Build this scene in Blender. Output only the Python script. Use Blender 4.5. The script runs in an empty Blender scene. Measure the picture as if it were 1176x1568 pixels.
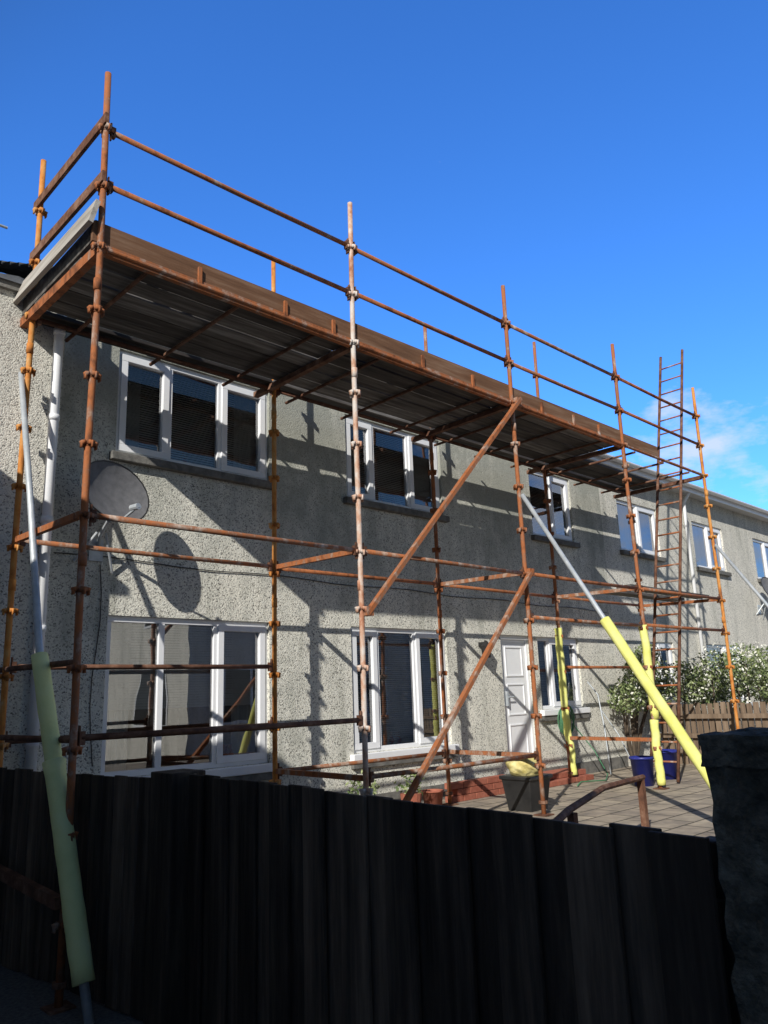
import bpy, math, random, bmesh
from mathutils import Vector, Matrix, noise
random.seed(7)
S=bpy.context.scene
C=S.collection
S.view_settings.view_transform='Standard'; S.view_settings.look='None'; S.view_settings.exposure=0
GZ=-1.25; LZ=-1.70
# ---------------- helpers
def empty(name):
    e=bpy.data.objects.new(name,None); C.objects.link(e); return e
class MB:
    def __init__(s): s.v=[];s.f=[]
    def quad(s,a,b,c,d):
        n=len(s.v); s.v+= [tuple(a),tuple(b),tuple(c),tuple(d)]; s.f.append((n,n+1,n+2,n+3))
    def box(s,x0,y0,z0,x1,y1,z1,M=None):
        if x0>x1:x0,x1=x1,x0
        if y0>y1:y0,y1=y1,y0
        if z0>z1:z0,z1=z1,z0
        n=len(s.v)
        vs=[Vector(p) for p in ((x0,y0,z0),(x1,y0,z0),(x1,y1,z0),(x0,y1,z0),(x0,y0,z1),(x1,y0,z1),(x1,y1,z1),(x0,y1,z1))]
        if M is not None: vs=[M@p for p in vs]
        s.v+=[tuple(p) for p in vs]
        for f in ((0,3,2,1),(4,5,6,7),(0,1,5,4),(1,2,6,5),(2,3,7,6),(3,0,4,7)): s.f.append(tuple(n+i for i in f))
    def beam(s,a,b,w,h,up=(0,0,1)):
        a=Vector(a);b=Vector(b);d=(b-a);L=d.length;d.normalize()
        upv=Vector(up)
        x=d.cross(upv)
        if x.length<1e-4: x=d.cross(Vector((1,0,0)))
        x.normalize();z=x.cross(d)
        M=Matrix(((x[0],d[0],z[0],a[0]),(x[1],d[1],z[1],a[1]),(x[2],d[2],z[2],a[2]),(0,0,0,1)))
        s.box(-w/2,0,-h/2,w/2,L,h/2,M)
    def tube(s,a,b,r,n=10,r2=None,cap=True):
        s.path([a,b],[r,r if r2 is None else r2],n,cap)
    def path(s,pts,rs,n=10,cap=True):
        pts=[Vector(p) for p in pts]
        if not hasattr(rs,'__len__'): rs=[rs]*len(pts)
        base=len(s.v); prevx=None
        for i,p in enumerate(pts):
            if i==0:d=pts[1]-pts[0]
            elif i==len(pts)-1:d=pts[-1]-pts[-2]
            else:d=pts[i+1]-pts[i-1]
            d.normalize()
            ref=prevx if prevx is not None else (Vector((0,0,1)) if abs(d.z)<.9 else Vector((1,0,0)))
            x=ref-d*ref.dot(d)
            if x.length<1e-5: x=Vector((0,1,0))-d*d.y
            x.normalize();y=d.cross(x);prevx=x
            for k in range(n):
                t=2*math.pi*k/n
                s.v.append(tuple(p+(x*math.cos(t)+y*math.sin(t))*rs[i]))
        for i in range(len(pts)-1):
            for k in range(n):
                a=base+i*n+k;b=base+i*n+(k+1)%n
                s.f.append((a,b,b+n,a+n))
        if cap:
            s.f.append(tuple(base+k for k in range(n))[::-1])
            s.f.append(tuple(base+(len(pts)-1)*n+k for k in range(n)))
    def make(s,name,parent,mat,smooth=False,bevel=0):
        me=bpy.data.meshes.new(name); me.from_pydata(s.v,[],s.f); me.update()
        o=bpy.data.objects.new(name,me); C.objects.link(o)
        if mat: me.materials.append(mat)
        if parent: o.parent=parent
        if smooth:
            for p in me.polygons: p.use_smooth=len(p.vertices)==4
        if bevel:
            m=o.modifiers.new('bev','BEVEL'); m.width=bevel; m.segments=2; m.limit_method='ANGLE'
        return o
# ---------------- materials
def newmat(name):
    m=bpy.data.materials.new(name); m.use_nodes=True
    nt=m.node_tree; b=nt.nodes['Principled BSDF']
    return m,nt,b
def N(nt,t,**k):
    n=nt.nodes.new(t)
    for a,v in k.items():
        if a.startswith('i_'):
            key=a[2:]; key=int(key) if key.isdigit() else key
            n.inputs[key].default_value=v
        else: setattr(n,a,v)
    return n
def ramp(nt,stops,interp='LINEAR'):
    r=nt.nodes.new('ShaderNodeValToRGB'); cr=r.color_ramp; cr.interpolation=interp
    while len(cr.elements)<len(stops): cr.elements.new(.5)
    for e,(p,c) in zip(cr.elements,stops):
        e.position=p; e.color=(c[0],c[1],c[2],1)
    return r
def coords(nt,scale=(1,1,1)):
    tc=N(nt,'ShaderNodeTexCoord'); mp=N(nt,'ShaderNodeMapping'); mp.inputs['Scale'].default_value=scale
    nt.links.new(tc.outputs['Object'],mp.inputs['Vector']); return mp.outputs['Vector']
def noisemat(name,stops,scale=8,rough=.7,bump=.2,bscale=None,detail=6,stretch=(1,1,1),bdist=.01,metal=0,spec=.5,island=0):
    m,nt,b=newmat(name); L=nt.links.new
    v=coords(nt,stretch)
    n=N(nt,'ShaderNodeTexNoise',i_Scale=scale,i_Detail=detail,i_Roughness=.65); L(v,n.inputs['Vector'])
    fac=n.outputs['Fac']
    if island:
        ge=N(nt,'ShaderNodeNewGeometry'); ma=N(nt,'ShaderNodeMath',operation='MULTIPLY_ADD'); ma.inputs[1].default_value=island; ma.inputs[2].default_value=-island/2
        L(ge.outputs['Random Per Island'],ma.inputs[0]); ad=N(nt,'ShaderNodeMath',operation='ADD'); L(fac,ad.inputs[0]); L(ma.outputs[0],ad.inputs[1]); fac=ad.outputs[0]
    r=ramp(nt,stops); L(fac,r.inputs[0]); L(r.outputs[0],b.inputs['Base Color'])
    b.inputs['Roughness'].default_value=rough; b.inputs['Metallic'].default_value=metal
    b.inputs['Specular IOR Level'].default_value=spec
    if bump:
        n2=N(nt,'ShaderNodeTexNoise',i_Scale=bscale or scale*4,i_Detail=4.0); L(v,n2.inputs['Vector'])
        bp=N(nt,'ShaderNodeBump',i_Strength=bump,i_Distance=bdist); L(n2.outputs['Fac'],bp.inputs['Height']); L(bp.outputs[0],b.inputs['Normal'])
    return m
def roughcast(name,light=(.77,.75,.67),dark=(.42,.41,.37),algae_shade=.5):
    m,nt,b=newmat(name); L=nt.links.new
    v=coords(nt)
    vo=N(nt,'ShaderNodeTexVoronoi',i_Scale=90.0); L(v,vo.inputs['Vector'])
    n1=N(nt,'ShaderNodeTexNoise',i_Scale=55.0,i_Detail=3.0); L(v,n1.inputs['Vector'])
    sep=N(nt,'ShaderNodeSeparateColor'); L(vo.outputs['Color'],sep.inputs[0])
    r=ramp(nt,[(0,[c*.35 for c in dark]),(.13,dark),(.33,light),(1,[min(.82,c*1.08) for c in light])]); L(sep.outputs[0],r.inputs[0])
    vs=coords(nt,(2.2,2.2,.35))
    n2=N(nt,'ShaderNodeTexNoise',i_Scale=1.6,i_Detail=7.0,i_Roughness=.65); L(vs,n2.inputs['Vector'])
    r2=ramp(nt,[(.28,(.55,.56,.53)),(.46,(.9,.9,.89)),(.66,(1.05,1.04,1.02))]); L(n2.outputs['Fac'],r2.inputs[0])
    mx=N(nt,'ShaderNodeMix',data_type='RGBA',blend_type='MULTIPLY'); mx.inputs[0].default_value=1
    L(r.outputs[0],mx.inputs[6]); L(r2.outputs[0],mx.inputs[7])
    # algae staining with painted shade mixed in, heavier on the upper storey
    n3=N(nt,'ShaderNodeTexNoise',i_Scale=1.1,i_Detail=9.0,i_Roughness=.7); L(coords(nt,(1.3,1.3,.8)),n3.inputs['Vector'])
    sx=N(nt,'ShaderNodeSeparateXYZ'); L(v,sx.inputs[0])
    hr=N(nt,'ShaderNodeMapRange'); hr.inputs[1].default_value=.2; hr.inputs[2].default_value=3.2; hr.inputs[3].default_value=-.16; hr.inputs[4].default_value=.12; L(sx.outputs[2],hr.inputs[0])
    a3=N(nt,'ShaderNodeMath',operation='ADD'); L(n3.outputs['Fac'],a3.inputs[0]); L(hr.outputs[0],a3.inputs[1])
    r3=ramp(nt,[(.40,(0,0,0)),(.66,(algae_shade,algae_shade,algae_shade))]); L(a3.outputs[0],r3.inputs[0])
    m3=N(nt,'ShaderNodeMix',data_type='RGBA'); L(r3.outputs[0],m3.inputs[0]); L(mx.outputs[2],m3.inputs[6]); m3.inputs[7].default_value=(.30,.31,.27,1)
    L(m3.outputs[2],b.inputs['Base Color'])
    b.inputs['Roughness'].default_value=.95; b.inputs['Specular IOR Level'].default_value=.1
    ad=N(nt,'ShaderNodeMath',operation='ADD'); mu=N(nt,'ShaderNodeMath',operation='MULTIPLY'); mu.inputs[1].default_value=.8
    L(n1.outputs['Fac'],mu.inputs[0]); L(vo.outputs['Distance'],ad.inputs[0]); L(mu.outputs[0],ad.inputs[1])
    bp=N(nt,'ShaderNodeBump',i_Strength=.55,i_Distance=.008,invert=True); L(ad.outputs[0],bp.inputs['Height']); L(bp.outputs[0],b.inputs['Normal'])
    return m
m_cast=roughcast('roughcast_render',algae_shade=.85)
m_cast2=roughcast('roughcast_render_light',(.78,.75,.68),(.5,.48,.44),algae_shade=.25)
m_upvc=noisemat('white_upvc',[(.3,(.78,.79,.81)),(.7,(.85,.86,.87))],scale=3,rough=.3,bump=0)
m_sill=noisemat('weathered_concrete',[(.3,(.08,.08,.075)),(.7,(.22,.21,.19))],scale=9,rough=.95,bump=.5,bscale=60)
m_soffit=noisemat('soffit_boards',[(.3,(.5,.5,.5)),(.7,(.6,.6,.6))],scale=4,rough=.6,bump=0)
m_tile=noisemat('roof_tiles',[(.3,(.06,.068,.08)),(.7,(.14,.15,.17))],scale=6,rough=.8,bump=.3)
m_room=noisemat('room_interior',[(.3,(.14,.13,.12)),(.7,(.22,.2,.18))],scale=2,rough=.9,bump=0)
m_blind=noisemat('venetian_blind',[(.3,(.70,.69,.67)),(.7,(.8,.79,.77))],scale=3,rough=.5,bump=0)
m_curtain=noisemat('net_curtain',[(.3,(.68,.68,.66)),(.7,(.8,.8,.78))],scale=5,rough=.9,bump=0)
m_black=noisemat('black_plastic',[(.3,(.012,.012,.013)),(.7,(.03,.03,.03))],scale=5,rough=.45,bump=.1)
m_dish=noisemat('grey_mesh_dish',[(.3,(.11,.11,.115)),(.7,(.18,.18,.19))],scale=14,rough=.7,bump=.2,bscale=200)
RS=(1,1,.6)
m_rust=noisemat('rusty_orange_steel',[(.22,(.075,.032,.02)),(.36,(.20,.075,.034)),(.47,(.38,.13,.048)),(.56,(.27,.12,.065)),(.66,(.38,.27,.21)),(.78,(.50,.45,.41))],scale=9,rough=.8,bump=.4,bscale=60,stretch=RS,bdist=.004,spec=.2,island=.18)
m_rustpale=noisemat('worn_steel_tube',[(.25,(.17,.07,.045)),(.40,(.42,.19,.11)),(.50,(.55,.36,.26)),(.62,(.62,.56,.51))],scale=8,rough=.75,bump=.4,bscale=60,stretch=RS,bdist=.004,spec=.25,island=.15)
m_brown=noisemat('brown_rusted_steel',[(.25,(.05,.028,.02)),(.5,(.14,.065,.04)),(.72,(.26,.15,.1))],scale=9,rough=.85,bump=.4,bscale=60,bdist=.004,spec=.2,island=.15)
m_yorange=noisemat('yellow_orange_steel',[(.25,(.16,.06,.028)),(.38,(.36,.13,.035)),(.48,(.55,.21,.045)),(.62,(.58,.30,.1)),(.75,(.55,.47,.38))],scale=9,rough=.75,bump=.4,bscale=60,bdist=.004,spec=.25,stretch=RS,island=.12)
m_galv=noisemat('galvanised_tube',[(.3,(.36,.40,.43)),(.7,(.6,.63,.65))],scale=9,rough=.5,bump=.1,metal=.3)
XS=(.25,3,3)
m_board=noisemat('scaffold_board_timber',[(.25,(.02,.017,.015)),(.45,(.06,.05,.044)),(.62,(.13,.12,.11)),(.8,(.27,.26,.25))],scale=5,rough=.75,bump=.4,bscale=30,stretch=XS,bdist=.004,spec=.4,island=.4)
m_toe=noisemat('toe_board_timber',[(.25,(.09,.047,.028)),(.5,(.17,.09,.052)),(.75,(.28,.18,.12))],scale=5,rough=.9,bump=.4,bscale=30,stretch=XS,bdist=.004,spec=.15,island=.1)
m_greyboard=noisemat('grey_board_timber',[(.25,(.2,.18,.15)),(.5,(.38,.35,.31)),(.75,(.5,.48,.43))],scale=5,rough=.9,bump=.4,bscale=30,stretch=(3,.25,3),bdist=.004)
m_foam=noisemat('yellow_foam_sleeve',[(.25,(.66,.66,.14)),(.5,(.78,.78,.24)),(.75,(.8,.8,.34))],scale=4,rough=.85,bump=.25,bscale=40,spec=.1)
m_foamg=noisemat('pale_green_foam_sleeve',[(.25,(.70,.74,.32)),(.5,(.8,.82,.38)),(.75,(.82,.83,.44))],scale=4,rough=.85,bump=.25,bscale=40,spec=.1)
m_fence=noisemat('black_stained_timber',[(.25,(.024,.018,.014)),(.45,(.055,.042,.032)),(.62,(.11,.082,.06)),(.85,(.23,.17,.12))],scale=4,rough=.75,bump=.8,bscale=25,stretch=(3,3,.25),bdist=.006,spec=.15,island=.35)
m_bfence=noisemat('brown_fence_timber',[(.25,(.09,.06,.04)),(.5,(.17,.12,.08)),(.8,(.27,.2,.14))],scale=5,rough=.9,bump=.4,bscale=30,stretch=(3,3,.3),bdist=.004,island=.2)
m_stone=noisemat('dark_mossy_stone',[(.25,(.035,.034,.026)),(.5,(.11,.10,.078)),(.75,(.24,.22,.17))],scale=11,rough=.95,bump=1,bscale=45,bdist=.02,spec=.15)
m_gravel=noisemat('lane_gravel',[(.3,(.05,.05,.048)),(.7,(.18,.17,.16))],scale=40,rough=.95,bump=.8,bscale=80)
m_brick=noisemat('red_brick',[(.3,(.26,.07,.04)),(.7,(.38,.13,.08))],scale=12,rough=.9,bump=.3,island=.2)
m_leaf=noisemat('shrub_leaves',[(.25,(.06,.10,.025)),(.5,(.17,.22,.08)),(.8,(.36,.40,.2))],scale=3.5,rough=.6,bump=0,island=.4)
m_flower=noisemat('white_blossom',[(.3,(.65,.65,.55)),(.7,(.8,.8,.72))],scale=5,rough=.7,bump=0)
m_bark=noisemat('bark',[(.3,(.05,.035,.025)),(.7,(.12,.09,.06))],scale=15,rough=.95,bump=.4)
m_blue=noisemat('dark_blue_plastic',[(.3,(.018,.025,.17)),(.7,(.03,.04,.27))],scale=3,rough=.4,bump=0)
m_sack=noisemat('yellow_sack',[(.3,(.55,.45,.12)),(.7,(.75,.68,.35))],scale=9,rough=.6,bump=.6,bscale=14,bdist=.03)
m_hose=noisemat('green_hose',[(.3,(.05,.16,.08)),(.7,(.08,.24,.12))],scale=9,rough=.5,bump=0)
m_cable=noisemat('cable',[(.3,(.02,.02,.02)),(.7,(.04,.04,.04))],scale=9,rough=.5,bump=0)
def glassmat():
    m=bpy.data.materials.new('window_glass'); m.use_nodes=True; nt=m.node_tree; nt.nodes.clear(); L=nt.links.new
    o=N(nt,'ShaderNodeOutputMaterial'); mx=N(nt,'ShaderNodeMixShader'); t=N(nt,'ShaderNodeBsdfTransparent'); g=N(nt,'ShaderNodeBsdfGlossy')
    t.inputs[0].default_value=(.90,.92,.93,1); g.inputs['Roughness'].default_value=.005; g.inputs[0].default_value=(.97,.98,1,1)
    fr=N(nt,'ShaderNodeFresnel',i_IOR=2.3); v=coords(nt)
    a=N(nt,'ShaderNodeMath',operation='ADD'); a.inputs[1].default_value=.06; L(fr.outputs[0],a.inputs[0])
    n=N(nt,'ShaderNodeTexNoise',i_Scale=1.7,i_Detail=1.0); L(v,n.inputs['Vector'])
    bp=N(nt,'ShaderNodeBump',i_Strength=.12,i_Distance=.02); L(n.outputs['Fac'],bp.inputs['Height']); L(bp.outputs[0],g.inputs['Normal'])
    L(a.outputs[0],mx.inputs[0]); L(t.outputs[0],mx.inputs[1]); L(g.outputs[0],mx.inputs[2]); L(mx.outputs[0],o.inputs[0]); return m
m_glass=glassmat()
def pavemat():
    m,nt,b=newmat('garden_slabs'); L=nt.links.new; v=coords(nt)
    br=N(nt,'ShaderNodeTexBrick',i_Scale=1.0); br.offset=.5
    br.inputs['Color1'].default_value=(.42,.36,.28,1); br.inputs['Color2'].default_value=(.31,.26,.21,1); br.inputs['Mortar'].default_value=(.08,.07,.05,1)
    br.inputs['Brick Width'].default_value=.45; br.inputs['Row Height'].default_value=.3; br.inputs['Mortar Size'].default_value=.012
    L(v,br.inputs['Vector']); n=N(nt,'ShaderNodeTexNoise',i_Scale=6.0,i_Detail=6.0); L(v,n.inputs['Vector'])
    r=ramp(nt,[(.3,(.6,.6,.6)),(.7,(1.15,1.12,1.05))]); L(n.outputs['Fac'],r.inputs[0])
    mx=N(nt,'ShaderNodeMix',data_type='RGBA',blend_type='MULTIPLY'); mx.inputs[0].default_value=1
    L(br.outputs['Color'],mx.inputs[6]); L(r.outputs[0],mx.inputs[7]); L(mx.outputs[2],b.inputs['Base Color']); b.inputs['Roughness'].default_value=.9
    return m
m_pave=pavemat()
# ---------------- camera
F=1190.0; rr=math.atan(.0366); pp=math.radians(13.3); az=math.radians(45.7)
f0=Vector((math.cos(az)*math.cos(pp),math.sin(az)*math.cos(pp),math.sin(pp)))
R0=Vector((math.sin(az),-math.cos(az),0)); U0=R0.cross(f0)
cx=R0*math.cos(rr)-U0*math.sin(rr); cy=R0*math.sin(rr)+U0*math.cos(rr); cz=-f0
cam=bpy.data.cameras.new('camera'); co=bpy.data.objects.new('camera',cam); C.objects.link(co)
cam.sensor_fit='HORIZONTAL'; cam.sensor_width=36; cam.lens=36*F/1176; cam.clip_end=3000; cam.clip_start=.02
co.matrix_world=Matrix(((cx.x,cy.x,cz.x,0),(cx.y,cy.y,cz.y,0),(cx.z,cy.z,cz.z,0),(0,0,0,1)))
S.camera=co
# ---------------- sun and sky
KX,KZ=1.90,1.25
sd=Vector((-KX,-1,KZ)).normalized()
sl=bpy.data.lights.new('sun','SUN'); sl.energy=5; sl.angle=math.radians(.5); sl.color=(1,.96,.89)
so=bpy.data.objects.new('sun',sl); C.objects.link(so); so.rotation_euler=sd.to_track_quat('Z','Y').to_euler()
w=bpy.data.worlds.new('World'); S.world=w; w.use_nodes=True; nt=w.node_tree; bg=nt.nodes['Background']; L=nt.links.new
sky=N(nt,'ShaderNodeTexSky'); sky.sky_type='NISHITA'; sky.sun_disc=False
sky.sun_elevation=math.asin(sd.z); sky.sun_rotation=math.atan2(sd.x,sd.y)%(2*math.pi); sky.ozone_density=2.5; sky.dust_density=.3; sky.air_density=1.0
hs=N(nt,'ShaderNodeHueSaturation'); hs.inputs['Saturation'].default_value=1.15; L(sky.outputs[0],hs.inputs['Color'])
tc=N(nt,'ShaderNodeTexCoord')
# sky opposite the sun boosted and bluer; sunward side kept dim for darker shade
d2=N(nt,'ShaderNodeVectorMath',operation='DOT_PRODUCT'); d2.inputs[1].default_value=(.88,.47,0); L(tc.outputs['Generated'],d2.inputs[0])
m2=N(nt,'ShaderNodeMapRange',interpolation_type='SMOOTHSTEP'); m2.inputs[1].default_value=.18; m2.inputs[2].default_value=.60; L(d2.outputs['Value'],m2.inputs[0])
mb_=N(nt,'ShaderNodeMix',data_type='RGBA',blend_type='MULTIPLY'); L(m2.outputs[0],mb_.inputs[0]); L(hs.outputs[0],mb_.inputs[6]); mb_.inputs[7].default_value=(1.9,3.45,5.5,1)
mp=N(nt,'ShaderNodeMapping'); mp.inputs['Scale'].default_value=(1,1,2.2); L(tc.outputs['Generated'],mp.inputs[0])
cn=N(nt,'ShaderNodeTexNoise',i_Scale=11.0,i_Detail=8.0,i_Roughness=.6); L(mp.outputs[0],cn.inputs['Vector'])
fac=cn.outputs['Fac']
for (dv,lo,hi,amt) in (((.885,.38,.255),.990,1.0,.30),((.90,-.40,.20),.93,.985,.42)):  # second lobe: unseen cloud bank added to pale the window reflections
    dt=N(nt,'ShaderNodeVectorMath',operation='DOT_PRODUCT'); dt.inputs[1].default_value=Vector(dv).normalized(); L(tc.outputs['Generated'],dt.inputs[0])
    mr=N(nt,'ShaderNodeMapRange'); mr.inputs[1].default_value=lo; mr.inputs[2].default_value=hi; mr.inputs[3].default_value=0; mr.inputs[4].default_value=amt; L(dt.outputs['Value'],mr.inputs[0])
    ad=N(nt,'ShaderNodeMath',operation='ADD'); L(fac,ad.inputs[0]); L(mr.outputs[0],ad.inputs[1]); fac=ad.outputs[0]
cr=ramp(nt,[(.72,(0,0,0)),(.95,(.75,.75,.75))]); L(fac,cr.inputs[0])
mc=N(nt,'ShaderNodeMix',data_type='RGBA'); L(cr.outputs[0],mc.inputs[0]); L(mb_.outputs[2],mc.inputs[6]); mc.inputs[7].default_value=(15,15.8,17,1)
L(mc.outputs[2],bg.inputs[0]); bg.inputs[1].default_value=.052
# ---------------- ground
g=MB(); g.quad((-600,-600,LZ),(600,-600,LZ),(600,600,LZ),(-600,600,LZ)); g.make('ground',None,m_gravel)
g=MB(); g.box(2.5,-3,LZ-.05,60,6.85,GZ); g.make('garden_paving',None,m_pave)
# ---------------- houses
def wall(mb,x0,x1,z0,z1,y,ops,depth=.12):
    xs=sorted(set([x0,x1]+[o[0] for o in ops]+[o[1] for o in ops])); zs=sorted(set([z0,z1]+[o[2] for o in ops]+[o[3] for o in ops]))
    for i in range(len(xs)-1):
        for j in range(len(zs)-1):
            cxm=(xs[i]+xs[i+1])/2; czm=(zs[j]+zs[j+1])/2
            if any(o[0]<cxm<o[1] and o[2]<czm<o[3] for o in ops): continue
            mb.quad((xs[i],y,zs[j]),(xs[i+1],y,zs[j]),(xs[i+1],y,zs[j+1]),(xs[i],y,zs[j+1]))
    for a,b,c,d in ops:
        D=y+depth+.1
        mb.quad((a,y,c),(a,y,d),(a,D,d),(a,D,c)); mb.quad((b,y,d),(b,y,c),(b,D,c),(b,D,d))
        mb.quad((a,y,d),(b,y,d),(b,D,d),(a,D,d)); mb.quad((b,y,c),(a,y,c),(a,D,c),(b,D,c))
def window(parent,x0,x1,z0,z1,y,splits,opens,blind=True,curt=False,tilt=.5,drop=1.0):
    fr=MB(); gl=MB(); bl=MB(); rm=MB(); cu=MB()
    yf=y+.035; t=.055
    fr.box(x0,yf,z0,x1,yf+.07,z0+t); fr.box(x0,yf,z1-t,x1,yf+.07,z1)
    fr.box(x0,yf+.001,z0+t,x0+t,yf+.069,z1-t); fr.box(x1-t,yf+.001,z0+t,x1,yf+.069,z1-t)
    xs=[x0]+list(splits)+[x1]
    for s in splits: fr.box(s-.03,yf+.002,z0+t,s+.03,yf+.068,z1-t)
    for i in range(len(xs)-1):
        a=xs[i]+(t if i==0 else .03); b=xs[i+1]-(t if i==len(xs)-2 else .03); c=z0+t; d=z1-t
        if i in opens:
            q=.05
            fr.box(a-.018,yf-.016,c-.018,b+.018,yf+.05,c+q); fr.box(a-.018,yf-.016,d-q,b+.018,yf+.05,d+.018)
            fr.box(a-.018,yf-.015,c+q,a+q,yf+.049,d-q); fr.box(b-q,yf-.015,c+q,b+.018,yf+.049,d-q)
            a+=q;b-=q;c+=q;d-=q
        gl.quad((a-.01,yf+.03,c-.01),(b+.01,yf+.03,c-.01),(b+.01,yf+.03,d+.01),(a-.01,yf+.03,d+.01))
    if blind:
        z=z1-.07; zb=z1-(z1-z0)*drop
        while z>zb+.03:
            c_,s_=math.cos(tilt),math.sin(tilt); hw=.0125; j=random.uniform(-.001,.001)
            bl.quad((x0+.06,yf+.11-hw*c_,z-hw*s_+j),(x1-.06,yf+.11-hw*c_,z-hw*s_-j),(x1-.06,yf+.11+hw*c_,z+hw*s_-j),(x0+.06,yf+.11+hw*c_,z+hw*s_+j))
            z-=.0245
        bl.make('blind',parent,m_blind)
    if curt:
        for (ca,cb) in ((x0+.03,x0+.03+curt),(x1-.03-curt,x1-.03)):
            n=28; 
            for k in range(n):
                xa=ca+(cb-ca)*k/n; xb=ca+(cb-ca)*(k+1)/n; ya=yf+.17+.018*math.sin(k*1.7); yb=yf+.17+.018*math.sin((k+1)*1.7)
                cu.quad((xa,ya,z0+.02),(xb,yb,z0+.02),(xb,yb,z1-.02),(xa,ya,z1-.02))
        cu.make('curtain',parent,m_curtain,smooth=True)
    A,B,c,d=x0-.2,x1+.2,z0-.3,z1+.15; D=y+2.2; y2=y+.24
    rm.quad((A,D,c),(B,D,c),(B,D,d),(A,D,d)); rm.quad((A,y2,c),(A,D,c),(A,D,d),(A,y2,d)); rm.quad((B,y2,c),(B,D,c),(B,D,d),(B,y2,d))
    rm.quad((A,y2,c),(B,y2,c),(B,D,c),(A,D,c)); rm.quad((A,y2,d),(B,y2,d),(B,D,d),(A,D,d))
    rm.make('room',parent,m_room)
    fr.make('window_frame',parent,m_upvc,bevel=.004); gl.make('window_glass',parent,m_glass)
    sl_=MB(); sl_.box(x0-.06,y-.07,z0-.085,x1+.06,y+.10,z0-.004); sl_.make('window_sill',parent,m_sill if z0>1 else m_upvc,bevel=.008)
    if z0<1:
        s2=MB(); s2.box(x0-.05,y-.05,z0-.16,x1+.05,y+.1,z0-.088); s2.make('concrete_sill',parent,m_sill,bevel=.006)
    cl=MB(); 
    for k in range(3):
        px=random.uniform(x0+.15,x1-.15); r=random.uniform(.03,.05); cl.path([(px,yf+.14,z0+.0),(px,yf+.14,z0+.10),(px,yf+.14,z0+.16),(px,yf+.14,z0+.2)],[r*.7,r,r*.5,r*.6],10)
    cl.make('ornaments',parent,m_brick)
Y0=6.8
EZ=3.80
def house_shell(parent,x0,x1,y,ops,zb,ez,mat,ridge_rise=2.0,depth=8.0,plain=False):
    mb=MB(); wall(mb,x0,x1,zb,ez,y,ops)
    mb.quad((x0,y,zb),(x0,y+depth,zb),(x0,y+depth,ez),(x0,y,ez)); mb.quad((x1,y,zb),(x1,y,ez),(x1,y+depth,ez),(x1,y+depth,zb))
    mb.quad((x0,y+depth,zb),(x1,y+depth,zb),(x1,y+depth,ez),(x0,y+depth,ez))
    ym=y+depth/2
    mb.f.append((len(mb.v),len(mb.v)+1,len(mb.v)+2)); mb.v+=[(x0,y,ez),(x0,y+depth,ez),(x0,ym,ez+ridge_rise)]
    mb.f.append((len(mb.v),len(mb.v)+1,len(mb.v)+2)); mb.v+=[(x1,y,ez),(x1,y+depth,ez),(x1,ym,ez+ridge_rise)]
    mb.make('walls',parent,mat)
    sl=ridge_rise/(depth/2); ov=.22 if not plain else .02
    lift=.10 if not plain else .05
    rf=MB()
    rows=14; ya=y-ov-.05
    for k in range(rows):
        y1=ya+(ym-ya)*k/rows; y2=ya+(ym-ya)*(k+1)/rows+.03
        z1=ez+lift+sl*(y1-ya)+.03; z2=ez+lift+sl*(y2-ya)
        nx=int((x1-x0)/.3)
        for i in range(nx):
            xa=x0+(x1-x0)*i/nx; xb=x0+(x1-x0)*(i+1)/nx
            xm=(xa+xb)/2; b=.025
            rf.quad((xa,y1,z1),(xm,y1,z1+b),(xm,y2,z2+b),(xa,y2,z2)); rf.quad((xm,y1,z1+b),(xb,y1,z1),(xb,y2,z2),(xm,y2,z2+b))
            rf.quad((xa,y1,z1-.04),(xm,y1,z1-.04),(xm,y1,z1+b),(xa,y1,z1)); rf.quad((xm,y1,z1-.04),(xb,y1,z1-.04),(xb,y1,z1),(xm,y1,z1+b))
    rf.quad((x0,ym,ez+ridge_rise+.1),(x1,ym,ez+ridge_rise+.1),(x1,y+depth+.2,ez+.02),(x0,y+depth+.2,ez+.02))
    rf.make('roof',parent,m_tile)
    if plain:
        f=MB(); f.box(x0,y-.045,ez-.02,x1,y-.003,ez+.06); f.make('eaves_board',parent,m_sill); return
    s=MB(); s.box(x0,y-ov,ez-.012,x1,y+.0,ez+.012); s.make('soffit',parent,m_soffit)
    f=MB(); f.box(x0,y-ov-.022,ez-.03,x1,y-ov-.002,ez+.13); f.make('fascia',parent,m_upvc)
    gt=MB(); n=8; R=.055; yc=y-ov-.08; zc=ez+.10
    for k in range(n):
        t0=math.pi+math.pi*k/n; t1=math.pi+math.pi*(k+1)/n
        gt.quad((x0,yc+R*math.cos(t0),zc+R*math.sin(t0)),(x1,yc+R*math.cos(t0),zc+R*math.sin(t0)),(x1,yc+R*math.cos(t1),zc+R*math.sin(t1)),(x0,yc+R*math.cos(t1),zc+R*math.sin(t1)))
    gt.make('gutter',parent,m_upvc,smooth=True)
H=empty('terraced_house')
up1=(3.10,4.88,2.34,3.41); up2=(6.02,7.75,2.34,3.41); up3=(9.82,10.97,2.32,3.40)
lo1=(3.10,4.88,-.62,.80); lo2=(6.03,7.69,-.62,.80); lo3=(9.70,10.80,-.28,.77); dr=(8.82,9.52,-1.12,.78)
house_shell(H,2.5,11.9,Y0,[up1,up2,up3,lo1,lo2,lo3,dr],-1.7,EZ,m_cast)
window(H,*up1,Y0,(3.67,4.27),(0,2),tilt=.9,curt=.3)
window(H,*up2,Y0,(6.50,7.15),(0,2),tilt=.9,curt=.3)
window(H,*up3,Y0,(10.4,),(1,),tilt=.7)
window(H,*lo1,Y0,(3.66,4.26),(2,),tilt=1.2,drop=.62,curt=.3)
window(H,*lo2,Y0,(6.47,7.12),(0,2),tilt=.8)
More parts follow.
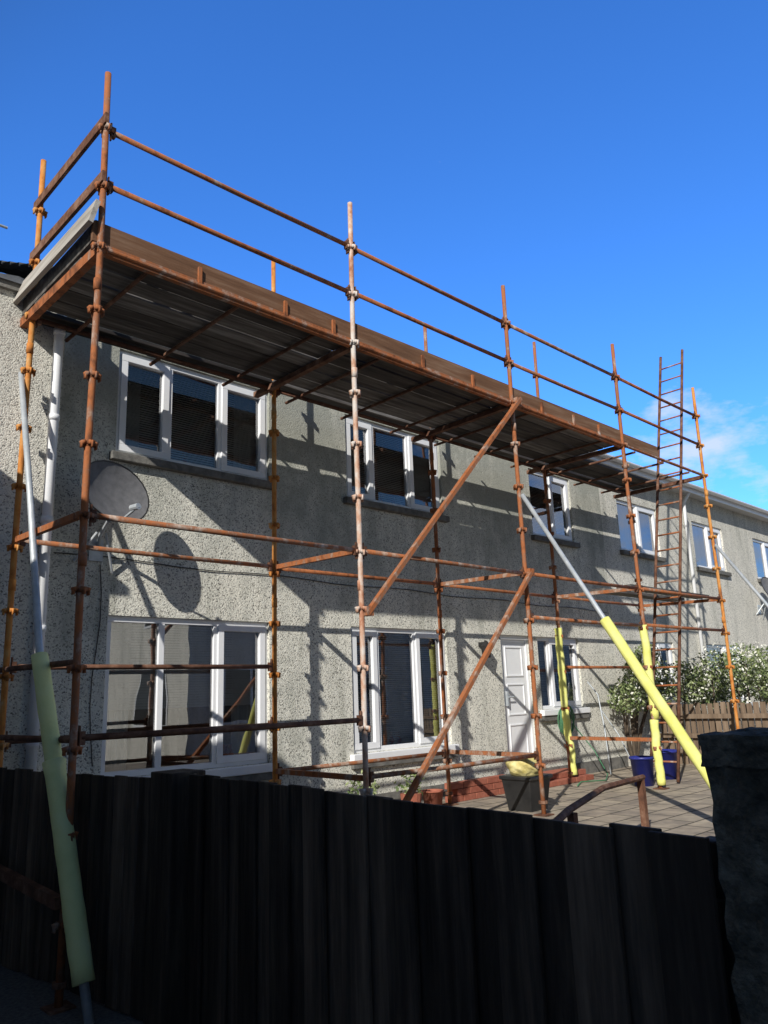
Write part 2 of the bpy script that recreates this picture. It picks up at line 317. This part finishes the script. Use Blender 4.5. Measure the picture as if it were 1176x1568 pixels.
window(H,*lo3,Y0,(10.02,),(1,),tilt=.8)
# door
d=MB(); x0,x1,z0,z1=dr; y=Y0+.04
d.box(x0,y,z0,x0+.06,y+.07,z1); d.box(x1-.06,y,z0,x1,y+.07,z1); d.box(x0+.06,y+.001,z1-.06,x1-.06,y+.069,z1)
d.box(x0+.06,y+.02,z0,x1-.06,y+.06,z1-.06); d.make('door_frame',H,m_upvc,bevel=.004)
d=MB()
for zz in ((-.95,-.45),(-.33,.1),(.2,.62)):
    a,b=x0+.15,x1-.15
    d.box(a,y+.008,zz[0],b,y+.022,zz[0]+.02);d.box(a,y+.008,zz[1]-.02,b,y+.022,zz[1]);d.box(a,y+.009,zz[0]+.02,a+.02,y+.022,zz[1]-.02);d.box(b-.02,y+.009,zz[0]+.02,b,y+.022,zz[1]-.02)
d.make('door_panels',H,m_upvc,bevel=.003)
d=MB(); d.box(x0+.09,y-.03,-.2,x0+.12,y+.02,.0); d.tube((x0+.105,y-.04,-.08),(x0+.22,y-.04,-.08),.01); d.make('door_handle',H,m_galv)
d=MB(); d.box(8.33,Y0-.10,.60,8.41,Y0-.001,.66); d.tube((8.37,Y0-.1,.45),(8.37,Y0-.1,.60),.055,10,.075); d.tube((8.37,Y0-.1,.60),(8.37,Y0-.1,.68),.08,10,.01); d.make('wall_lantern',H,m_black)
d=MB(); d.box(2.50,Y0-.002,-1.7,11.9,Y0-.03,-1.08); d.make('plinth',H,m_sill)
d=MB(); pts=[(2.58,Y0-.012,1.32)]
for k in range(1,24): pts.append((2.58+k*.40,Y0-.012,1.32+.015*math.sin(k*1.3)-.004*k))
d.path(pts,.005,6)
pts=[(3.0,Y0-.015,1.25)]+[(3.0+.03*math.sin(k),Y0-.012,1.25-.25*k) for k in range(1,8)]; d.path(pts,.005,6)
d.make('wall_cable',H,m_cable)
YN=Y0-.28
d=MB(); PX,PY=2.385,YN-.055
d.path([(2.45,YN-.12,3.62),(2.40,YN-.07,3.45),(PX,PY,3.3),(PX,PY,-1.3)],.042,14)
for z in (3.2,2.4,1.5,.6,-.3): d.tube((PX,PY,z),(PX,PY,z+.05),.05,14)
d.make('downpipe',H,m_upvc,smooth=True)
# left neighbour (stands forward)
HN=empty('terraced_house')
house_shell(HN,-9,2.46,YN,[(-4,-2.4,2.3,3.3)],-1.7,3.52,m_cast2,plain=True)
window(HN,-4,-2.4,2.3,3.3,YN,(-3.4,),(0,))
e=MB(); e.box(-5,5.36,-1.7,.3,YN-.003,2.9); e.make('unseen_wall_shade_block',HN,m_cast2)  # unseen block added to shade the lower part of the left wall
e=MB(); e.box(-5.1,5.26,2.9,.38,YN-.003,2.98); e.make('unseen_wall_shade_block_top',HN,m_tile)
for (a,b,ws) in ((11.9,21.0,[(12.47,13.95,2.36,3.3),(15.45,16.9,2.32,3.28),(18.6,20.0,2.32,3.28),(12.9,14.0,-.3,.77),(15.4,17.1,-.4,.77),(18.5,20.1,-.4,.77)]),(21.0,40.0,[(22,23.5,2.32,3.28),(26,27.5,2.32,3.28),(22,23.5,-.4,.77),(26,27.5,-.4,.77)])):
    h=empty('terraced_house'); house_shell(h,a+.002,b,Y0,ws,-1.7,EZ,m_cast2)
    for o in ws: window(h,*o,Y0,((o[0]+o[1])/2,),(1,),blind=False,curt=(o[1]-o[0])/2-.05)
    d=MB(); d.path([(a+3.2,Y0-.24,3.86),(a+3.2,Y0-.05,3.6),(a+3.2,Y0-.05,-1.3)],.035,10); d.make('downpipe',h,m_upvc,smooth=True)
# unseen blocks added to cast the foreground shade, then houses opposite for window reflections
B=empty('unseen_shade_block')
d=MB(); d.box(-8,-12,-1.7,-1.0,3.8,3.2); d.make('walls',B,m_cast2)
d=MB(); d.box(-8.1,-12.1,3.2,-.92,3.88,3.32); d.make('roof',B,m_tile)
B=empty('unseen_fence_shade_block'); d=MB(); d.box(-3.2,3.82,-1.7,-.95,5.25,1.6); d.make('walls',B,m_bfence); d=MB(); d.box(-3.3,3.82,1.6,-.9,5.26,1.68); d.make('roof',B,m_tile)  # low unseen block added to shade the far end of the fence
for k,(x,yb) in enumerate(((10,-3.5),(22,-7),(33,-9),(44,-11))):
    h=empty('semi_detached_house'); D_=9
    mb=MB()
    mb.box(x,yb-D_,-1.7,x+8,yb,3.9)
    for xx in (x,x+8):
        mb.f.append((len(mb.v),len(mb.v)+1,len(mb.v)+2)); mb.v+=[(xx,yb-D_,3.9),(xx,yb,3.9),(xx,yb-D_/2,6.2)]
    mb.make('walls',h,m_cast2)
    r=MB(); r.quad((x-.2,yb+.3,3.8),(x+8.2,yb+.3,3.8),(x+8.2,yb-D_/2,6.28),(x-.2,yb-D_/2,6.28)); r.quad((x-.2,yb-D_-.3,3.8),(x+8.2,yb-D_-.3,3.8),(x+8.2,yb-D_/2,6.28),(x-.2,yb-D_/2,6.28)); r.make('roof',h,m_tile)
    wd=MB(); wf=MB()
    for a,b,c,dd in [(x+1,x+2.6,2.2,3.3),(x+5,x+6.6,2.2,3.3),(x+1,x+2.6,-.5,.8),(x+5,x+6.6,-.5,.8)]:
        wd.box(a,yb+.005,c,b,yb+.03,dd); wf.box(a-.07,yb+.003,c-.07,b+.07,yb+.02,dd+.07); wf.box((a+b)/2-.04,yb+.02,c,(a+b)/2+.04,yb+.045,dd)
    for a,b,c,dd in [(yb-2.4,yb-1.2,2.1,3.2),(yb-6.6,yb-5.2,2.1,3.2),(yb-2.6,yb-1.2,-.5,.8),(yb-6.8,yb-5.2,-.5,.8)]:
        wd.box(x-.03,a,c,x-.005,b,dd); wf.box(x-.02,a-.07,c-.07,x-.003,b+.07,dd+.07); wf.box(x-.045,(a+b)/2-.04,c,x-.02,(a+b)/2+.04,dd)
    wd.make('window_glass',h,m_black); wf.make('window_frames',h,m_upvc)
# ---------------- scaffolding
SC=empty('scaffolding')
OX=[2.09,4.56,7.01,9.52,12.05]; IX=[2.11,4.62,7.08,9.60,12.10]; OY=5.0; IY=6.35
def cups(mb,x,y,zs):
    for z in zs:
        mb.tube((x,y,z-.016),(x,y,z+.016),.029,10)
        for k in range(4):
            a=k*math.pi/2; dx,dy=math.cos(a),math.sin(a)
            mb.beam((x+dx*.026,y+dy*.026,z+.010),(x+dx*.056,y+dy*.056,z+.002),.042,.03)
            mb.beam((x+dx*.05,y+dy*.05,z+.016),(x+dx*.05,y+dy*.05,z-.03),.036,.010)
def pole(name,x,y,z0,z1,mat,off=.24):
    mb=MB(); n=8
    jx,jy=random.uniform(-.01,.01),random.uniform(-.01,.01)
    mb.path([(x+jx*math.sin(i*1.3),y+jy*math.cos(i*1.1),z0+(z1-z0)*i/n) for i in range(n+1)],.0242,12)
    zs=[off+.5*k for k in range(-4,10) if z0+.15<off+.5*k<z1-.1]
    cups(mb,x,y,zs)
    for z in (2.9,.9):
        if z0<z<z1: mb.tube((x,y,z),(x,y,z+.09),.0285,12)
    mb.make(name,SC,mat,smooth=True)
    bp=MB(); bp.box(x-.075,y-.075,z0-.012,x+.075,y+.075,z0); bp.tube((x,y,z0),(x,y,z0+.2),.018,8); bp.tube((x,y,z0+.1),(x,y,z0+.13),.045,6); bp.make('base_jack',SC,m_brown)
pm=[m_rust,m_rustpale,m_rust,m_rust,m_yorange]
for i,x in enumerate(OX): pole('standard_outer',x,OY,(LZ+.012 if i==0 else GZ+.014),4.74,pm[i])
pi_=[m_yorange,m_yorange,m_rust,m_rust,m_rust]
for i,x in enumerate(IX): pole('standard_inner',x,IY,(LZ+.012 if i==0 else GZ+.014),(5.3 if i==3 else 4.76),pi_[i])
led=MB(); ledb=MB(); wedge=MB()
def ledger(mb,a,b,r=.0212):
    a=Vector(a);b=Vector(b);d=(b-a).normalized(); A=a+d*.05; Bq=b-d*.05
    mid=(A+Bq)/2; mid.z-=random.uniform(0,.008)
    mb.path([A,mid,Bq],r,10)
    for p,s in ((a,1),(b,-1)):
        q=p+d*s*.055
        wedge.box(-.018,-.018,-.045,.018,.018,.04,Matrix.Translation(q))
        wedge.box(-.005,-.010,-.075,.005,.010,.075,Matrix.Translation(p+d*s*.04))
def run(mb,X,y,z,i0,i1,jit=.012):
    for i in range(i0,i1): ledger(mb,(X[i],y,z+random.uniform(-jit,jit)),(X[i+1],y,z+random.uniform(-jit,jit)))
run(led,OX,OY,4.25,0,4); run(led,OX,OY,3.76,0,4)
run(led,OX,OY,1.26,0,4); run(led,IX,IY,1.30,0,4)
run(ledb,IX,IY,.31,0,1); run(ledb,OX,OY,-.19,0,1); run(ledb,IX,IY,-.24,0,1)
run(led,OX,OY,-.66,1,2); run(led,IX,IY,-.66,1,2); run(led,OX,OY,.78,2,4)
run(led,IX,IY,.30,3,4)
run(ledb,IX,IY,3.22,0,4)
led.make('ledgers',SC,m_rust,smooth=True); ledb.make('ledgers_lower',SC,m_brown,smooth=True)
tr=MB(); trb=MB()
for i in range(5):
    for z in (1.26,): tr.beam((OX[i],OY+.04,z),(IX[i],IY-.04,z+.04),.04,.045)
for i in (1,2,3): tr.beam((OX[i],OY+.04,-.66),(IX[i],IY-.04,-.66),.04,.045)
trb.tube((OX[0],OY,-.2),(IX[0],IY+.3,-.2),.021); trb.tube((OX[0],OY,.28),(IX[0],IY+.2,.3),.021); 
for z in (4.30,3.80): trb.beam((2.07,OY-.06,z),(2.09,IY+.08,z+.02),.028,.085)
tr.beam((2.10,OY-.02,3.235),(2.10,6.62,3.235),.06,.08)
tr.make('transoms',SC,m_rust); trb.make('end_guard_rails',SC,m_brown)
wedge.make('wedge_clamps',SC,m_brown)
ed=MB(); un=MB()
for i in range(4):
    if i<3: ed.box(OX[i]+.03,OY+.0,3.205,OX[i+1]-.03,OY+.045,3.285)
    ed.tube((OX[i]+.05,OY,3.24),(OX[i+1]-.05,OY,3.24),.021)
for x in (2.9,3.75,4.3,5.5,6.3,7.6,8.3,8.9): ed.box(x,OY-.012,3.26,x+.03,OY+.01,3.40)
for i in range(4):
    for k in range(3): 
        x=OX[i]+(OX[i+1]-OX[i])*(k+.5)/3; un.tube((x,OY+.05,3.232),(x,6.60,3.232),.017,8)
    un.beam((OX[i+1],OY+.05,3.222),(OX[i+1],6.60,3.222),.06,.055)
ed.make('deck_edge_steel',SC,m_rust); un.make('deck_transoms',SC,m_brown)
tb=MB()
for i in range(3):
    tb.box(OX[i]+(.02 if i else -.05),OY+.012,3.292,OX[i+1]+.0,OY+.045,3.455+.012*(i%2))
tb.box(9.54,OY+.03,3.29,10.6,OY+.06,3.44)
tb.make('toe_boards',SC,m_toe)
tb=MB(); tb.beam((2.02,OY-.05,3.49),(2.04,6.60,3.49),.035,.2,up=(.25,0,1)); tb.make('end_toe_board',SC,m_greyboard)
tb=MB(); tb.beam((2.08,OY+.03,3.40),(2.10,6.6,3.38),.035,.15); tb.make('end_toe_board_inner',SC,m_board)
dk=MB()
for i in range(4):
    yy=5.065
    for k in range(7):
        if k==5: yy+=.045
        if i==3 and k<3: yy+=.236; continue
        if yy+.225>6.72: break
        xa=OX[i]-(.02 if i==0 else 0)+.004+random.uniform(0,.01); xb=OX[i+1]-.004-random.uniform(0,.01)
        zt=3.256+random.uniform(0,.012)
        dk.box(xa,yy,zt,xb,yy+.216,zt+.038); yy+=.216+random.uniform(.014,.026)
dk.make('deck_boards',SC,m_board,bevel=.006)
d=MB(); d.box(9.6,5.15,1.30,12.0,5.37,1.34); d.box(9.6,5.55,1.30,12.0,5.77,1.34); d.make('mid_lift_boards',SC,m_board)
d=MB(); d.beam((7.10,4.945,3.30),(4.58,4.945,.70),.04,.05,up=(0,1,0)); d.beam((7.06,4.945,1.28),(4.70,4.945,-1.15),.04,.05,up=(0,1,0))
for p in ((7.06,4.955,3.26),(4.6,4.955,.72),(7.04,4.955,1.26)): d.beam((p[0],p[1]-.03,p[2]),(p[0],p[1]+.06,p[2]),.08,.08)
d.make('diagonal_braces',SC,m_rust)
LA,LM,LB=(2.064,6.38,2.72),(2.024,5.45,.33),(2.11,4.62,-1.70)
d=MB(); d.tube((7.0,4.95,2.13),(7.0,2.95,-1.24),.0242,12); d.path([LA,(2.05,5.92,1.55),LM,LB],[.022,.024,.027,.027],12)
d.tube((12.0,4.95,2.1),(12.2,2.9,-1.24),.0242,12)
d.make('raking_struts',SC,m_galv,smooth=True)
def sleeve(name,a,b,r,mat,n=16,w=.003,joints=()):
    a=Vector(a);b=Vector(b);pts=[];rs=[]; px=py=0
    for i in range(n+1):
        t=i/n; px=px*.7+random.uniform(-w,w); py=py*.7+random.uniform(-w,w); p=a.lerp(b,t)+Vector((px,py,0)); pts.append(p)
        q=r*random.uniform(.97,1.03)
        for j in joints:
            if abs(t-j)<.55/n: q=r*1.16
        rs.append(q)
    mb=MB(); mb.path(pts,rs,16); mb.make(name,SC,mat,smooth=True)
def on(a,b,t): return Vector(a).lerp(Vector(b),t)
RA,RB=(7.0,4.95,2.13),(7.0,2.95,-1.24)
sleeve('foam_sleeve',on(RA,RB,.435),on(RA,RB,.97),.052,m_foam,w=.002)
sleeve('foam_sleeve',on(LM,LB,-.01),on(LM,LB,.345),.055,m_foamg,n=8,w=.001)
sleeve('foam_sleeve',on(LM,LB,.325),on(LM,LB,.905),.062,m_foamg,n=14,w=.0015,joints=(0.02,))
sleeve('foam_sleeve',(9.60,IY,.85),(9.58,IY,-.25),.052,m_foam,w=.007); sleeve('foam_sleeve',(9.61,IY,-.27),(9.64,IY-.02,-1.15),.052,m_foam,w=.008)
sleeve('foam_sleeve',(9.52,OY,.78),(9.55,OY,-.4),.052,m_foam,w=.007); sleeve('foam_sleeve',(9.53,OY,-.42),(9.53,OY,-1.2),.052,m_foam,w=.008)
d=MB(); d.beam((2.0,7.0,-1.0),(2.04,4.95,-1.12),.05,.07); d.make('low_end_rail',SC,m_brown)
# ladder
LD=empty('access_ladder'); d=MB(); A1=Vector((10.10,5.06,GZ+.02));A2=Vector((12.0,5.06,5.42)); off=Vector((0,.38,0))
d.tube(A1,A2,.022); d.tube(A1+off,A2+off,.022); d.make('stiles',LD,m_brown,smooth=True)
d=MB()
for k in range(1,27): p=A1.lerp(A2,k/27); d.tube(p,p+off,.013,8)
d.make('rungs',LD,m_rust,smooth=True)
# ---------------- satellite dishes
def dish(x,y,z,R,dirv,wally,mat,sx=.95,sy=1.0):
    e=empty('satellite_dish'); dv=Vector(dirv).normalized(); q=dv.to_track_quat('Z','Y').to_matrix().to_4x4(); M=Matrix.Translation((x,y,z))@q
    mb=MB(); rings=8;seg=36
    for side in (0,1):
        base=len(mb.v)
        for i in range(rings+1):
            rr_=R*i/rings
            for k in range(seg):
                t=2*math.pi*k/seg; mb.v.append(tuple(M@Vector((rr_*math.cos(t)*sx,rr_*math.sin(t)*sy,.2*R*(i/rings)**2-.012*side))))
        for i in range(rings):
            for k in range(seg):
                a=base+i*seg+k;b=base+i*seg+(k+1)%seg; mb.f.append((a,b,b+seg,a+seg) if not side else (a,a+seg,b+seg,b))
    mb.make('reflector',e,mat,smooth=True)
    mb=MB(); ring=[M@Vector((R*math.cos(2*math.pi*k/24)*sx,R*math.sin(2*math.pi*k/24)*sy,.2*R)) for k in range(25)]; mb.path(ring,.007,6,False)
    mb.make('rim',e,m_black)
    mb=MB()
    f=M@Vector((0,-R*.75,R*.95)); lo=M@Vector((0,-R*.98*sy,R*.2)); mb.tube(lo,f,.011,8)
    mb.tube(f,f-(M.to_3x3()@Vector((0,-.02,.09))),.028,10)
    bk=M@Vector((0,0,-.02)); elb=Vector((x+.02,wally-.17,z-R*.75)); mb.tube(bk,Vector((bk.x,bk.y,elb.z)),.02,10); mb.path([(bk.x,bk.y,elb.z+.02),(elb.x,elb.y+.02,elb.z-.08),(elb.x+.06,wally-.01,elb.z-.14)],.018,8)
    mb.tube((elb.x+.05,elb.y,elb.z-.05),(elb.x+.2,wally-.01,elb.z-.38),.012,8); mb.tube((elb.x-.03,elb.y,elb.z-.05),(elb.x-.16,wally-.01,elb.z-.30),.012,8)
    mb.box(elb.x-.03,wally-.02,elb.z-.28,elb.x+.10,wally-.002,elb.z-.08); mb.make('bracket_and_lnb',e,m_galv,smooth=False)
dish(2.90,6.40,1.81,.335,(.22,-.97,.25),Y0,m_dish,sx=1.06,sy=.88)
dish(18.3,6.5,2.0,.3,(-.2,-1,.4),Y0,m_dish)
# ---------------- fences
def fence(name,pts,zt,zb,bw,mat,gap=.004,over=.012,jit=.008,rails=True):
    e=empty(name); mb=MB(); i=0
    for a,b in zip(pts[:-1],pts[1:]):
        a=Vector(a);b=Vector(b);d=b-a;L_=d.length;d.normalize();n=Vector((d.y,-d.x,0)); k=0.0
        while k<L_-.02:
            wv=min(bw*random.uniform(.95,1.05),L_-k); o=over*(1 if i%2 else -1)
            p=a+d*(k-(.012 if over else 0)+gap/2)+n*o; q=a+d*(k+wv+(.012 if over else 0)-gap/2)+n*(o+random.uniform(-.004,.004))
            mb.beam(p+Vector((0,0,(zt+zb)/2)),q+Vector((0,0,(zt+zb)/2)),.018,(zt-zb)+random.uniform(-jit,jit))
            k+=wv;i+=1
    mb.make('boards',e,mat,bevel=.003)
    if rails:
        mb=MB()
        for a,b in zip(pts[:-1],pts[1:]):
            a=Vector(a);b=Vector(b);n=(b-a).normalized(); n=Vector((n.y,-n.x,0))
            for z in (zt-.2,(zt+zb)/2,zb+.25): mb.beam(a-n*-.05+Vector((0,0,z)),b-n*-.05+Vector((0,0,z)),.05,.07)
        mb.make('rails',e,mat)
    return e
fe=fence('garden_fence',[(2.16,1.02,0),(2.46,4.22,0)],-.40,-1.69,.15,m_fence,gap=.003,jit=.014)
d=MB(); d.box(2.32,4.17,-1.7,2.54,4.42,-.385); d.box(2.22,1.0,-1.7,2.30,1.08,-.42); d.make('posts',fe,m_fence,bevel=.006)
fence('garden_fence',[(2.33,4.42,0),(2.10,6.45,0)],-.42,-1.69,.13,m_fence,gap=.012,over=0,jit=.014)
fence('wooden_fence',[(12.6,6.5,0),(12.9,1.5,0)],-.30,-1.3,.1,m_bfence,gap=.02,over=0,jit=.03)
# ---------------- stone wall
def rough(mb,name,parent,mat,amp,sc,cuts):
    o=mb.make(name,parent,mat); 
    s=o.modifiers.new('s','SUBSURF'); s.subdivision_type='SIMPLE'; s.levels=cuts; s.render_levels=cuts
    t=bpy.data.textures.new('t','CLOUDS'); t.noise_scale=sc; dm=o.modifiers.new('d','DISPLACE'); dm.texture=t; dm.strength=amp; dm.mid_level=.5; dm.texture_coords='LOCAL'; return o
e=empty('stone_garden_wall')
d=MB()
for k in range(5): d.box(2.15,.99-.8*(k+1)+.004,-1.72,2.5,.99-.8*k,-.215)
rough(d,'wall_body',e,m_stone,.045,.05,5)
d=MB()
for k in range(5): d.box(2.14,1.0-.8*(k+1)+.012,-.215,2.53,1.0-.8*k,-.135)
rough(d,'coping',e,m_stone,.025,.05,5)
# ---------------- planting
def leaves(mb,cen,rad,n,size,lump=.35):
    c=Vector(cen)
    for _ in range(n):
        while True:
            p=Vector((random.uniform(-1,1),random.uniform(-1,1),random.uniform(-1,1)))
            if p.length<1: break
        p=p.normalized()*(p.length**.45)
        f=1+lump*noise.noise(p*2.1+c)
        q=Vector((p.x*rad[0]*f,p.y*rad[1]*f,p.z*rad[2]*f))+c
        s=size*random.uniform(.6,1.3); a=Vector((random.gauss(0,1),random.gauss(0,1),random.gauss(0,1))).normalized(); b=a.cross(Vector((random.gauss(0,1),random.gauss(0,1),random.gauss(0,1)))).normalized()
        mb.quad(q-a*s,q-b*s*.5,q+a*s,q+b*s*.5)
e=empty('flowering_shrub'); mb=MB(); fl=MB(); st=MB()
for k in range(18):
    cx_=12.9+k*.27+random.uniform(-.1,.1); cy_=5.9+random.uniform(-.35,.3); cz_=.06+random.uniform(-.35,.36)
    leaves(mb,(cx_,cy_,cz_),(.38,.4,.34),800,.032); leaves(fl,(cx_,cy_-.05,cz_+.05),(.42,.44,.38),170,.028)
    st.path([(cx_,5.9,-1.25),(cx_+random.uniform(-.1,.1),cy_,-.7),(cx_,cy_,cz_)],[.03,.02,.008],6)
mb.make('leaves',e,m_leaf); fl.make('blossom',e,m_flower); st.make('stems',e,m_bark)
e=empty('climbing_shrub'); mb=MB(); st=MB(); fl=MB()
for k in range(9):
    cx_=11.6+random.uniform(-.35,.9); cz_=random.uniform(-.5,.45); leaves(mb,(cx_,6.45,cz_),(.32,.25,.26),420,.03); leaves(fl,(cx_,6.42,cz_),(.33,.27,.28),50,.026)
    st.path([(11.8,6.6,-1.25),(11.8+(cx_-11.8)*.5,6.6,(cz_-1.25)/2),(cx_,6.5,cz_)],[.03,.02,.008],6)
mb.make('leaves',e,m_leaf); st.make('stems',e,m_bark); fl.make('blossom',e,m_flower)
e=empty('potted_plant'); mb=MB(); pt=MB()
for (px,py) in ((5.75,6.35),(6.3,6.2)):
    leaves(mb,(px,py,GZ+.33),(.16,.14,.14),160,.03); pt.tube((px,py,GZ),(px,py,GZ+.22),.09,14,.12)
mb.make('leaves',e,m_leaf); pt.make('pots',e,m_brick)
# ---------------- garden clutter
def tub(name,x,y,r,h,mat):
    e=empty(name); mb=MB(); n=20; prof=[(r*.8,0),(r*.98,h*.92),(r*1.08,h*.92),(r*1.08,h),(r*.95,h),(r*.75,.05)]
    for p in prof:
        for k in range(n):
            t=2*math.pi*k/n; mb.v.append((x+p[0]*math.cos(t),y+p[0]*math.sin(t),GZ+p[1]))
    for i in range(len(prof)-1):
        for k in range(n): a=i*n+k;b=i*n+(k+1)%n; mb.f.append((a,b,b+n,a+n))
    mb.f.append(tuple(range((len(prof)-1)*n,len(prof)*n)))
    mb.f.append(tuple(range(n))[::-1])
    mb.make('body',e,mat,smooth=True); return e
tub('plastic_tub',9.75,5.35,.15,.36,m_blue); tub('plastic_tub',10.6,5.45,.16,.38,m_blue)
tub('flower_pot',6.75,6.3,.12,.2,m_brick)
e=empty('rubbish_bin'); d=MB()
bx,by=7.26,5.38
for (z,s) in ((0,.15),(.32,.19),(.32,.21),(.36,.21)):
    for dx,dy in ((-1,-1),(1,-1),(1,1),(-1,1)): d.v.append((bx+dx*s,by+dy*s,GZ+z))
for i in range(3):
    for k in range(4): a=i*4+k;b=i*4+(k+1)%4; d.f.append((a,b,b+4,a+4))
d.f.append((12,13,14,15)); d.make('body',e,m_black,bevel=.015)
bm=bmesh.new(); bmesh.ops.create_icosphere(bm,subdivisions=4,radius=.19)
for v in bm.verts:
    n_=noise.noise(v.co*7)*.07+noise.noise(v.co*16)*.03; v.co=v.co*(1+n_*3); v.co.z*=.7; v.co+=Vector((bx,by,GZ+.45))
me=bpy.data.meshes.new('sack'); bm.to_mesh(me); bm.free(); o=bpy.data.objects.new('sack',me); C.objects.link(o); o.parent=e; me.materials.append(m_sack)
for p in me.polygons:p.use_smooth=True
e=empty('brick_doorstep'); d=MB()
for r_ in range(2):
    for k in range(6): d.box(8.75+k*.225+.004*1,6.3+r_*.12,GZ+r_*.07,8.75+(k+1)*.225-.006,6.78,GZ+(r_+1)*.07-.004)
d.make('bricks',e,m_brick,bevel=.004)
e=empty('low_brick_wall'); d=MB()
for r_ in range(3):
    for k in range(5): o_=.11*(r_%2); d.box(7.2+k*.225+o_+.004,6.42,GZ+r_*.075,7.2+(k+1)*.225+o_-.006,6.53,GZ+(r_+1)*.075-.006)
d.make('bricks',e,m_brick,bevel=.004)
e=empty('garden_hose'); d=MB(); pts=[]
for k in range(90):
    t=k*.35; pts.append((10.1+.16*math.cos(t)*(1+.1*math.sin(t*.37)),6.68-.04*math.sin(t*.7),-.45+.2*math.sin(t)*(1+.1*math.cos(t*.31))))
pts+= [(10.5,6.5,-.9),(10.3,6.2,-1.2),(9.9,6.0,-1.23),(9.6,6.2,-1.23),(9.2,6.0,-1.23)]
d.path(pts,.009,6); d.make('tube',e,m_hose,smooth=True)
e=empty('bent_conduit'); d=MB(); d.path([(10.55,6.3,-1.23),(10.75,6.45,-.6),(10.9,6.6,-.1),(10.8,6.7,.1)],.010,8); d.path([(10.95,6.1,-1.23),(11.05,6.4,-.7),(11.0,6.65,-.3)],.009,8); d.make('tube',e,m_galv,smooth=True)
e=empty('garden_handrail'); d=MB(); d.path([(4.0,2.85,-.80),(4.6,3.08,-.77),(5.5,3.36,-.74),(6.55,3.6,-.77)],.024,8); d.make('rail',e,m_brown); d=MB(); d.box(6.47,3.57,GZ,6.52,3.62,-.78); d.box(4.6,3.05,GZ,4.65,3.10,-.79); d.make('posts',e,m_brown)
e=empty('tv_aerial'); d=MB(); d.tube((1.2,7.6,3.6),(1.2,7.6,4.85),.015); d.tube((1.1,7.6,4.76),(2.22,7.6,4.76),.014)
for k in range(7): d.tube((1.15+k*.12,7.45,4.76),(1.15+k*.12,7.75,4.76),.004,6)
d.make('aerial',e,m_galv)
